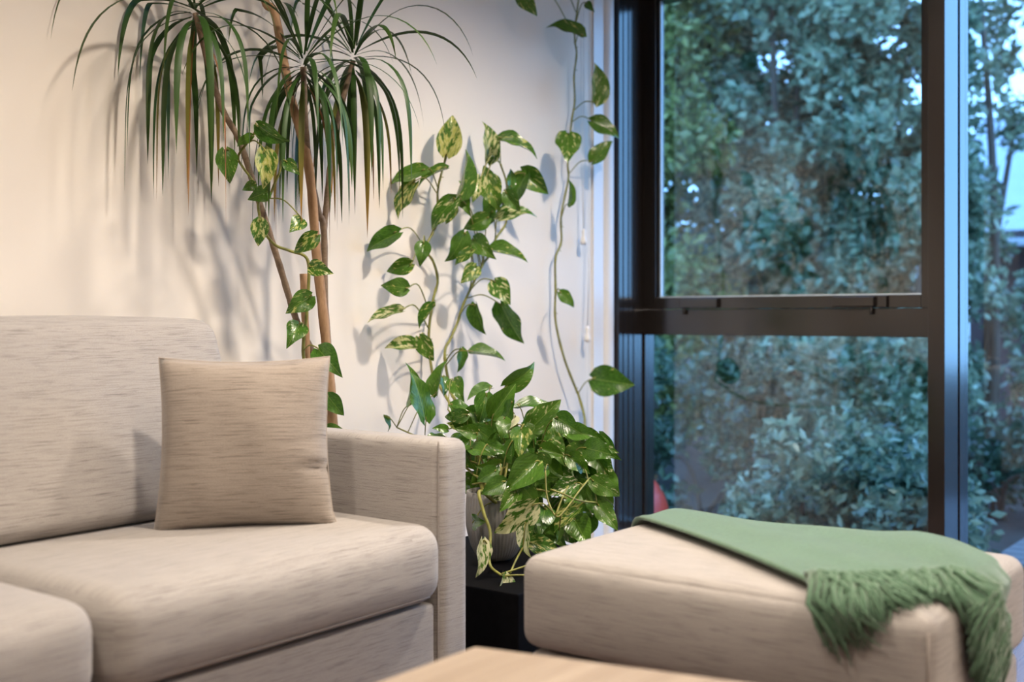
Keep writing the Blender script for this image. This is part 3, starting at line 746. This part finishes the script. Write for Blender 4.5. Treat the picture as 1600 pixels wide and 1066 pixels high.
# the bush in the pot: leaf list in the photograph's frame with a depth for each
BUSH = [(790, 752, 752, 772, 26, .1, 0, 3.2), (815, 758, 842, 792, 26, .3, 0, 3.2), (775, 735, 745, 752, 24, .1, 0, 3.22), (808, 766, 782, 798, 24, .5, .4, 3.2), (640, 631, 649, 571, 16, .2, 0, 3.75), (666, 656, 647, 580, 28, .05, 0, 3.6), (680, 616, 692, 560, 19, .15, 0, 3.75), (707, 592, 720, 621, 25, .4, 0, 3.8), (692, 588, 696, 617, 14, .05, 0, 3.85),
 (790, 605, 841, 574, 27, .15, 0, 3.7), (767, 605, 729, 620, 15, .1, 0, 3.75), (770, 650, 805, 600, 34, .05, 0, 3.45), (760, 615, 750, 660, 29, .3, 0, 3.5), (800, 628, 786, 672, 17, .1, 0, 3.42), (805, 650, 792, 671, 17, 1.2, .8, 3.45),
 (809, 632, 888, 634, 14, .05, 0, 3.6), (830, 669, 876, 625, 36, .4, .3, 3.45), (705, 631, 740, 643, 17, .1, 0, 3.55), (730, 670, 708, 641, 26, .1, 0, 3.5), (700, 671, 677, 668, 12, .1, 0, 3.5), (696, 683, 665, 680, 9, .1, 0, 3.5),
 (717, 665, 700, 662, 13, .9, 0, 3.5), (745, 677, 714, 670, 21, .35, .4, 3.35), (747, 672, 786, 700, 28, .1, 0, 3.4), (736, 700, 772, 709, 20, .1, 0, 3.35), (760, 695, 795, 707, 19, .3, .5, 3.3), (800, 689, 796, 725, 15, .2, .2, 3.25),
 (815, 670, 812, 712, 30, .5, 0, 3.4), (875, 672, 850, 712, 42, .25, 0, 3.6), (870, 665, 907, 702, 17, .3, .4, 3.55), (891, 682, 942, 694, 28, .3, 0, 3.5), (935, 680, 962, 720, 22, .1, .3, 3.55), (857, 727, 826, 710, 26, .3, 0, 3.3),
 (915, 705, 870, 717, 32, .35, 0, 3.45), (917, 692, 947, 739, 36, .2, 0, 3.5), (782, 725, 747, 732, 18, .15, 0, 3.3), (839, 720, 790, 767, 40, .2, .1, 3.22), (850, 730, 822, 752, 26, .05, 0, 3.35), (900, 755, 857, 772, 27, .6, 1.0, 3.3),
 (912, 732, 900, 722, 17, .3, .3, 3.35), (925, 750, 969, 775, 28, .35, .5, 3.35), (798, 771, 766, 777, 19, .75, .8, 3.25), (835, 788, 774, 837, 36, .85, .5, 3.15), (821, 817, 820, 872, 17, .9, .6, 3.15), (829, 848, 873, 857, 27, .7, 0, 3.2),
 (756, 844, 751, 903, 21, .9, .7, 3.1), (739, 816, 752, 816, 22, .05, 0, 3.25), (790, 899, 782, 968, 17, .8, .6, 3.05), (934, 788, 966, 828, 26, .3, .3, 3.35), (897, 810, 919, 852, 36, .1, 0, 3.35), (903, 793, 862, 829, 25, .7, 0, 3.3),
 (852, 793, 846, 827, 32, .1, 0, 3.35), (874, 827, 873, 851, 9, .1, 0, 3.25), (920, 775, 950, 800, 28, .1, 0, 3.45), (870, 745, 900, 770, 30, .1, 0, 3.5), (830, 740, 860, 780, 34, .05, 0, 3.5), (880, 780, 905, 812, 30, .15, 0, 3.45),
 (760, 740, 735, 770, 26, .05, 0, 3.45), (790, 690, 770, 735, 30, .05, 0, 3.5), (840, 690, 830, 735, 32, .1, 0, 3.55), (880, 720, 920, 745, 30, .1, 0, 3.55), (720, 690, 745, 725, 26, .05, 0, 3.5), (860, 800, 830, 830, 26, .05, 0, 3.5), (905, 725, 935, 765, 30, .15, .2, 3.5),
 (750, 640, 770, 690, 28, .1, 0, 3.6), (785, 640, 760, 675, 24, .1, 0, 3.65), (840, 645, 815, 670, 22, .2, 0, 3.6), (855, 825, 880, 850, 26, .1, 0, 3.4), (810, 745, 845, 775, 28, .1, 0, 3.55), (930, 760, 900, 795, 28, .2, 0, 3.6),
 (820, 660, 850, 690, 28, .15, 0, 3.65), (780, 705, 815, 740, 30, .1, 0, 3.45), (945, 740, 965, 770, 24, .1, .2, 3.5), (890, 840, 915, 820, 22, .05, 0, 3.5), (845, 850, 865, 820, 20, .05, 0, 3.5), (925, 805, 905, 845, 26, .05, .2, 3.5),
 (601, 650, 613, 672, 7, .2, 0, 3.75), (755, 770, 742, 800, 18, .1, 0, 3.4), (800, 735, 775, 755, 24, .05, 0, 3.5), (875, 700, 850, 735, 30, .1, 0, 3.62)]
# woody crown stems fan out of the pot and carry the leaf stalks
hubs = []
geos = []
for hx, hy, ht in ((700, 640, 3.62), (760, 660, 3.6), (820, 660, 3.58), (880, 690, 3.55), (915, 720, 3.5), (735, 720, 3.42), (790, 730, 3.4), (850, 740, 3.42), (900, 785, 3.42), (865, 805, 3.35), (815, 790, 3.25), (620, 668, 3.75)):
    e = P(hx, hy, ht); m_ = rim.lerp(e, 0.5)+Vector((0, 0, 0.03))
    s = spline([rim+Vector((RL.uniform(-.03, .03), RL.uniform(-.03, .03), -0.01)), m_, e], 8); hubs += s[6:]
    geos.append(tube_geo(s, [0.0044-0.002*i/len(s) for i in range(len(s))], 7))
trail = spline([rim+Vector((-0.06, -0.05, -0.005)), P(749, 768, 3.2), P(756, 802, 3.17), P(766, 833, 3.15), P(765, 881, 3.10), P(784, 900, 3.06)], 7)
tr2 = [spline([P(784, 897, 3.06), P(808, 889, 3.08), P(836, 880, 3.12)], 5), spline([P(790, 900, 3.06), P(808, 899, 3.06), P(832, 899, 3.08)], 5), spline([P(797, 896, 3.07), P(806, 876, 3.1), P(817, 856, 3.14)], 5),
       spline([P(852, 735, 3.25), P(855, 777, 3.22), P(869, 807, 3.18), P(883, 797, 3.2), P(903, 770, 3.25), P(919, 750, 3.32)], 6), spline([P(860, 765, 3.2), P(880, 772, 3.2), P(903, 782, 3.25), P(933, 786, 3.35)], 6),
       spline([P(868, 806, 3.18), P(880, 775, 3.22), P(888, 760, 3.28)], 5), spline([P(740, 742, 3.3), P(760, 750, 3.25), P(783, 748, 3.28)], 5), spline([P(738, 757, 3.28), P(762, 753, 3.25), P(785, 752, 3.3)], 5)]
geos.append(tube_geo(trail, [0.0056-0.002*i/len(trail) for i in range(len(trail))], 8))
for s in tr2: geos.append(tube_geo(s, 0.0027, 7))
hubs += trail
for s in tr2: hubs += s
RB = random.Random(77)
for k in range(70):
    a_ = RB.uniform(0, 6.28); q_ = math.sqrt(RB.random())
    bx_ = 845+95*q_*math.cos(a_); by_ = 735+88*q_*math.sin(a_)
    if by_ > 790 and bx_ < 830: continue
    dx_, dy_ = bx_-820+RB.uniform(-50, 50), by_-690+RB.uniform(-40, 50); n_ = math.hypot(dx_, dy_)+1e-6; l_ = RB.uniform(34, 52)
    tx_, ty_ = bx_+dx_/n_*l_, by_+abs(dy_)/n_*l_*0.8+6
    if tx_ > 968: tx_ = 968-RB.random()*15
    BUSH.append((bx_, by_, tx_, ty_, RB.uniform(22, 34), RB.choice((.05, .1, .2, .35, .5)), RB.choice((0, 0, .4)), RB.uniform(3.36, 3.72)))
for k in range(22):
    bx_, by_ = 752+RB.uniform(-42, 45), 700+RB.uniform(-60, 62); a_ = RB.uniform(0, 6.28); l_ = RB.uniform(30, 44)
    BUSH.append((bx_, by_, max(742, bx_+l_*math.cos(a_)) if by_ > 690 else bx_+l_*math.cos(a_), min(775, by_+l_*abs(math.sin(a_))), RB.uniform(18, 28), RB.choice((.05, .1, .2, .4)), RB.choice((0, 0, .3)), RB.uniform(3.38, 3.62)))
info = []
for (bx, by, tx, ty, wd, var, wh, t_) in BUSH:
    B = P(bx, by, t_); T = P(tx, ty, t_)
    geos.append(petiole(B, T, nearest(hubs, B, 0.02), 0.0018)); info.append((B, (tx, ty), wd*1.18, var, wh))
V, F = merge(*geos); crown = mk('crown_stems', V, F, M['vine'], pot)
for B, tip, wd, var, wh in info: leaf(crown, B, tip, wd, var, RL.uniform(0, 0.4), wh, tdepth=RL.uniform(-0.05, 0.02))

# ------------------------------------------------------------------ dragon tree behind the sofa arm
DC = Vector((2.50, 2.53, FLOOR))
dt = empty('dragon_tree', DC, label='tall dragon tree with drooping strap-leaf crowns on bare canes behind the sofa', cat='plant')
prof = [(0.10, 0.0), (0.105, 0.01), (0.125, 0.22), (0.130, 0.24), (0.122, 0.24), (0.118, 0.20)]
V, F = lathe_geo(prof, 40, DC); mk('pot', V, F[:-1], M['terracotta'], dt)
V, F = lathe_geo([(0.118, 0.195), (0.117, 0.21)], 32, DC); mk('soil', V, F, M['soil'], dt)
sb = DC+Vector((0, 0, 0.2))
def stem(px_pts, r0, r1, mat, name='cane', base=True):
    pts = [P(*q) for q in px_pts]
    if base: pts = [sb+Vector((RL.uniform(-.04, .04), RL.uniform(-.03, .03), 0))]+pts
    s = spline(pts, 7); n = len(s)
    V, F = tube_geo(s, [(r0+(r1-r0)*i/n)*(1+0.06*math.sin(i*2.1)) for i in range(n)], 10)
    return mk(name, V, F, mat, dt), s[-1]
main, top4 = stem([(520, 668, 3.5), (509, 531, 3.48), (495, 400, 3.45), (482, 259, 3.42), (453, 146, 3.40), (430, 23, 3.40), (414, 0, 3.40), (402, -110, 3.40), (398, -250, 3.38)], 0.017, 0.011, M['cane'])
c1, top1 = stem([(500, 600, 3.52), (463, 500, 3.46), (440, 425, 3.40), (418, 355, 3.36), (400, 300, 3.32), (375, 222, 3.26), (348, 172, 3.22), (328, 110, 3.18), (305, 20, 3.14)], 0.011, 0.008, M['stem_grey'])
c2, top2 = stem([(520, 640, 3.54), (508, 480, 3.55), (506, 360, 3.55), (497, 330, 3.52), (484, 262, 3.45), (477, 190, 3.38), (474, 105, 3.36)], 0.012, 0.009, M['stem_grey'])
c3, top3 = stem([(506, 362, 3.55), (512, 300, 3.56), (520, 225, 3.58), (535, 160, 3.58), (552, 95, 3.58)], 0.010, 0.008, M['stem_grey'], base=False)
stem([(484, 640, 3.50), (479, 555, 3.46), (474, 428, 3.44)], 0.013, 0.0115, M['cane'])
RD = random.Random(5)
def strap(parent, root, az, el, L, wid, droop, mat, twist=0.0):
    "one arching strap leaf with a shallow keel"
    n = 16; d = Vector((math.cos(az)*math.cos(el), math.sin(az)*math.cos(el), math.sin(el)))
    p = root.copy(); V = []; U = []; F = []
    step = L/n
    side0 = Vector((-math.sin(az), math.cos(az), 0))
    for i in range(n+1):
        t = i/n
        hw = wid*0.5*min(1, 0.35+3*t)*(1-max(0, (t-0.45)/0.55)**1.5)
        a = twist*t; nrm = d.cross(side0).normalized()
        s = (side0*math.cos(a)+nrm*math.sin(a)).normalized(); nn = d.cross(s).normalized()
        for q, (sx_, kz) in enumerate(((-1, 0.25), (0, 0), (1, 0.25))):
            v_ = p+s*sx_*hw-nn*kz*hw
            lim = WALL_Y-0.008
            if v_.y > lim: v_.y = lim-RD.random()*0.002
            V.append(v_); U.append((t, 0.5+0.5*sx_))
        g = droop*(0.25+t*2.2)*step/0.42*2.3
        d = (d+Vector((0, 0, -1))*g).normalized()
        p = p+d*step
        if p.y > WALL_Y-0.02: p.y = WALL_Y-0.02
    for i in range(n):
        for q in range(2):
            a = i*3+q; F.append((a, a+1, a+4, a+3))
    return mk('strap_leaf', V, F, mat, parent, uv=U)
def crown_of(parent, top, n, L, axis=Vector((0, 0, 1)), old=3, dead=2):
    for k in range(n):
        az = k*2.399+RD.uniform(-0.3, 0.3); f = k/n
        el = math.radians(80-125*f**0.7+RD.uniform(-12, 12))
        r = top+axis*(0.05-0.10*f)+Vector((math.cos(az), math.sin(az), 0))*0.012
        mt = M['strap']
        if k >= n-old-dead: mt = M['strap_old']
        if k >= n-dead: mt = M['strap_dead']
        strap(parent, r, az, el, L*RD.uniform(0.78, 1.12), (RD.uniform(0.012, 0.021) if mt is not M['strap_dead'] else 0.010), (RD.uniform(0.8, 1.5)*(0.55+1.1*f))*(0.85 if f < 0.45 else 1.6), mt, RD.uniform(-0.9, 0.9))
crown_of(c1, top1, 46, 0.52)
crown_of(c2, top2, 44, 0.50)
crown_of(c3, top3, 44, 0.50)
crown_of(main, top4, 26, 0.36)

# pothos vine climbing the dragon tree canes
pv = empty('climbing_pothos_vine', DC+Vector((0.02, -0.05, 0.2)), label='variegated pothos vine twining up the dragon tree canes', cat='vine')
def offy(px, py, t): return P(px, py, t)
V4 = [DC+Vector((0.02, -0.05, 0.2)), P(505, 660, 3.46), P(490, 600, 3.43), P(474, 555, 3.41), P(479, 492, 3.40), P(482, 452, 3.40), P(480, 405, 3.39), P(453, 392, 3.36), P(430, 383, 3.33), P(413, 362, 3.31), P(406, 339, 3.30), P(404, 315, 3.28), P(418, 312, 3.27), P(430, 285, 3.27), P(444, 253, 3.28)]
sp4 = spline(V4, 8); geos = [tube_geo(sp4, [0.0056-0.002*i/len(sp4) for i in range(len(sp4))], 8)]
br = spline([P(404, 315, 3.28), P(396, 285, 3.25), P(380, 262, 3.22), P(372, 245, 3.2), P(385, 225, 3.2), P(400, 205, 3.2)], 6); geos.append(tube_geo(br, 0.0035, 7))
sp4 = sp4+br
L4 = [(352, 234, 360, 285, 35, .4, 0), (401, 196, 445, 226, 31, .25, .2), (394, 212, 367, 226, 14, .1, 0), (413, 233, 417, 294, 35, .85, 0), (420, 299, 389, 311, 27, .1, 0), (399, 287, 379, 297, 17, .3, 0), (447, 252, 466, 271, 21, .4, 0),
      (406, 343, 404, 385, 29, .65, .2), (472, 342, 455, 360, 27, .6, 0), (495, 367, 458, 396, 29, .6, 0), (484, 416, 517, 426, 27, .6, 0), (487, 462, 449, 487, 36, .45, 0), (469, 505, 453, 534, 35, .4, .3), (496, 544, 528, 581, 41, .15, 0), (511, 618, 537, 650, 29, .1, 0), (508, 670, 540, 674, 20, .05, 0)]
info = []
for (bx, by, tx, ty, wd, var, wh) in L4:
    tt = 3.14+0.28*(by-190)/400+RL.uniform(-0.03, 0.02); B = P(bx, by, tt); T = P(tx, ty, tt)
    geos.append(petiole(B, T, nearest(sp4, B, 0.02), 0.0022)); info.append((B, (tx, ty), wd, var, wh))
V, F = merge(*geos); vn = mk('vine', V, F, M['vine'], pv)
for B, tip, wd, var, wh in info: leaf(vn, B, tip, wd, var, RL.uniform(0, 0.35), wh)

# ------------------------------------------------------------------ blind cords by the window
hr = empty('window_blind', (4.2, WALL_Y-0.04, 2.50), label='white window blind fitting with two tasselled pull cords hanging by the frame', cat='blind')
box('headrail', 4.06, 4.40, WALL_Y-0.07, WALL_Y-0.002, 2.47, 2.53, M['plastic'], hr, bev=0.006)
def cord(px, py, lab, strands, tail=0.0):
    b = Wl(px, py, 0.045)
    prof = [(0.002, 0.034), (0.0085, 0.030), (0.0095, 0.020), (0.0075, 0.008), (0.0105, -0.004), (0.0145, -0.018), (0.0150, -0.026), (0.011, -0.033), (0.003, -0.035)]
    geos = [tube_geo([b+Vector((0, 0, 0.03)), Vector((b.x+dx*0.8, b.y, b.z+0.3)), Vector((b.x+dx, b.y, 2.475))], 0.0016, 6) for dx in strands]
    if tail: geos.append(tube_geo([b-Vector((0, 0, 0.03)), b-Vector((0.003, 0, tail))], 0.0012, 6))
    V, F = merge(*geos); e = mk('pull_cord', V, F, M['cord'], hr, label=lab)
    V, F = lathe_geo(list(reversed(prof)), 20, b); mk('tassel', V, F, M['plastic'], e, label='white plastic tassel')
cord(912, 370, 'shorter white pull cord with higher tassel', (-0.022, 0.0))
cord(918, 522, 'longer white pull cord with lower tassel', (0.012, 0.024), 0.45)

# ------------------------------------------------------------------ outside
box('ground', 4.76, 30, -14, 20, GROUND-0.3, GROUND-0.05, M['ground'], kind='structure')
deck = empty('deck', (6.5, 0, GROUND), kind='structure')
bm_me = None; x = 4.80; k = 0
while x < 8.2:
    if bm_me is None:
        o = box('deck_board', 0, 0.138, -6, 1.62, GROUND-0.03, GROUND, M['deck'], deck, bev=0.003, seg=1); bm_me = o.data
    else:
        o = bpy.data.objects.new('deck_board', bm_me); COL.objects.link(o); put(o, deck)
    o.location.x = x; x += 0.146
# red ball
bc = P(958, 808, 5.9); br_ = 0.285
ball = empty('ball', (bc.x, bc.y, GROUND-0.05), label='large round red rubber ball on the ground outside the window', cat='ball')
prof = []
for k in range(1, 60):
    a = math.pi*k/60; rr = br_-0.004*(1 if k % 8 == 0 else 0)
    prof.append((rr*math.sin(a), -rr*math.cos(a)))
V, F = lathe_geo(prof, 64, bc); mk('shell', V, F, M['ball'], ball)
V, F = lathe_geo([(0.012, 0.0), (0.012, 0.006), (0.006, 0.008)], 16, bc+Vector((0, 0, br_-0.003))); mk('valve', V, F, M['plastic'], ball)

def shrub(name, lab, c, rx, ry, z0, z1, n, size, mat, seed, trunk=0.05, stems=3, clump=26, cat='shrub', hang=0.0):
    rr = random.Random(seed)
    e = empty(name, (c[0], c[1], GROUND-0.05), label=lab, cat=cat, group='garden planting outside the window')
    centres = []
    for k in range(clump):
        while True:
            a = Vector((rr.uniform(-1, 1), rr.uniform(-1, 1), rr.uniform(-1, 1)))
            if Vector((a.x, a.y)).length < 1: break
        centres.append((Vector((c[0]+a.x*rx, c[1]+a.y*ry, (z0+z1)/2+a.z*(z1-z0)/2)), rr.uniform(0.22, 0.42)))
    V, F = [], []
    for k in range(n):
        cc, cr_ = rr.choice(centres)
        d = Vector((rr.gauss(0, 1), rr.gauss(0, 1), rr.gauss(0, 1))).normalized()*cr_*rr.random()**0.4*min(1.3, max(rx, 0.5))
        p = cc+Vector((d.x, d.y, d.z*(1+hang)))
        if p.z < z0: p.z = z0+rr.random()*0.1
        ax = Vector((rr.gauss(0, 1), rr.gauss(0, 1), rr.gauss(-0.4*hang, 0.8))).normalized(); s = ax.orthogonal().normalized()
        s = (Matrix.Rotation(rr.uniform(0, 6.28), 3, ax) @ s); L = size*rr.uniform(0.6, 1.3); nn = ax.cross(s)
        i = len(V); V += [p, p+ax*L*0.5+s*L*0.27+nn*L*0.06, p+ax*L, p+ax*L*0.5-s*L*0.27+nn*L*0.06]; F.append((i, i+1, i+2, i+3))
    mk('foliage', V, F, mat, e, smooth=False, kind='stuff')
    for k in range(stems):
        t0 = Vector((c[0]+rr.uniform(-.1, .1), c[1]+rr.uniform(-.1, .1), GROUND-0.06)); cc = rr.choice(centres)[0]
        V, F = tube_geo(spline([t0, t0.lerp(cc, 0.5)+Vector((rr.uniform(-.1, .1), rr.uniform(-.1, .1), 0.1)), cc], 6), [trunk*(1-0.055*i) for i in range(13)], 8)
        mk('stem', V, F, M['bark'], e)
shrub('garden_tree', 'tall olive green garden tree nearest the red ball outside', (7.9, 4.75), 0.7, 0.75, 0.0, 4.4, 36000, 0.095, M['fol_olive'], 1, cat='tree', clump=120)
shrub('garden_tree', 'tall blue-green leafy garden tree filling the upper window pane', (8.7, 3.75), 0.7, 0.75, 0.0, 4.7, 40000, 0.095, M['fol_pale'], 2, cat='tree', clump=130)
shrub('garden_tree', 'leafy pale garden tree next to the window mullion', (8.6, 2.78), 0.55, 0.5, 0.0, 4.5, 26000, 0.095, M['fol_pale'], 8, cat='tree', clump=85)
shrub('garden_tree', 'dark evergreen tree standing behind the pale garden trees', (9.75, 4.75), 0.45, 1.25, 0.2, 4.9, 20000, 0.11, M['fol_dark'], 11, cat='tree', clump=110)
shrub('garden_tree', 'slender hanging tree seen past the window mullion with sky behind', (9.6, 2.42), 0.4, 0.32, 0.3, 4.5, 2600, 0.10, M['fol_pale'], 3, cat='tree', clump=20, hang=0.6)
shrub('garden_shrub', 'rounded dark shrub low against the lower window pane', (6.6, 3.55), 0.5, 0.5, GROUND, 0.65, 3600, 0.075, M['fol_dark'], 4, 0.02)
shrub('garden_shrub', 'bluish loose shrub in front of the tall trees outside', (7.4, 2.75), 0.6, 0.55, GROUND, 0.85, 4200, 0.08, M['fol_pale'], 5, 0.02)
shrub('garden_shrub', 'teal-leaved shrub spreading low behind the ottoman and throw', (6.35, 2.62), 0.42, 0.4, GROUND, 0.30, 3600, 0.075, M['fol_pale'], 9, 0.02)
shrub('garden_shrub', 'dense teal shrub low beside the window mullion', (6.2, 2.02), 0.4, 0.3, GROUND, 0.22, 3200, 0.075, M['fol_mix'], 10, 0.02)
shrub('garden_shrub', 'small dark shrub at the edge of the deck', (7.9, 1.95), 0.4, 0.4, GROUND, 0.25, 2200, 0.07, M['fol_dark'], 6, 0.02)
shrub('garden_shrub', 'low clipped dark hedge clump beyond the deck boards', (9.3, 1.5), 0.6, 0.9, GROUND, 0.05, 3000, 0.07, M['fol_dark'], 7, 0.02)

# plank fence behind the trees
fe = empty('garden_fence', (10.6, 4.6, GROUND-0.05), label='dark weathered plank fence behind the garden trees', cat='fence')
pm = None; y = 2.9
for k in range(42):
    if pm is None:
        o = box('plank', 10.6, 10.622, 0, 0.142, GROUND-0.05, 1.75, M['fence'], fe, bev=0.003, seg=1); pm = o.data
    else:
        o = bpy.data.objects.new('plank', pm); COL.objects.link(o); put(o, fe)
    o.location.y = y+k*0.15
for z in (0.1, 1.4): box('fence_rail', 10.625, 10.67, 2.9, 9.2, z, z+0.09, M['fence'], fe)
# neighbour's house
hs = empty('neighbour_house', (17.5, 3.0, GROUND-0.05), label='low neighbouring house with pale grey roof and dark red walls beyond the deck', cat='house')
box('wall', 15.6, 20, 0.9, 4.25, GROUND-0.05, 1.9, M['brick_red'], hs)
V = [(15.0, 0.5, 1.98), (15.0, 4.7, 1.98), (18, 4.7, 3.9), (18, 0.5, 3.9), (21, 4.7, 1.98), (21, 0.5, 1.98)]
rf = mk('roof', V+[(x_, y_, z_-0.08) for x_, y_, z_ in V], [(0, 1, 2, 3), (3, 2, 4, 5), (7, 6, 9, 8), (8, 9, 11, 10), (0, 3, 9, 6), (3, 5, 11, 9), (1, 7, 8, 2), (2, 8, 10, 4)], M['roof'], hs, smooth=False)
box('fascia', 14.97, 15.02, 0.5, 4.7, 1.80, 1.985, M['fascia'], hs)
box('gutter', 14.88, 14.97, 0.5, 4.7, 1.78, 1.88, M['roof'], hs, bev=0.02)
wn = box('window', 15.56, 15.61, 1.6, 3.0, 0.7, 1.5, M['fascia'], hs); box('pane', 15.55, 15.56, 1.68, 2.92, 0.78, 1.42, M['glass'], wn)
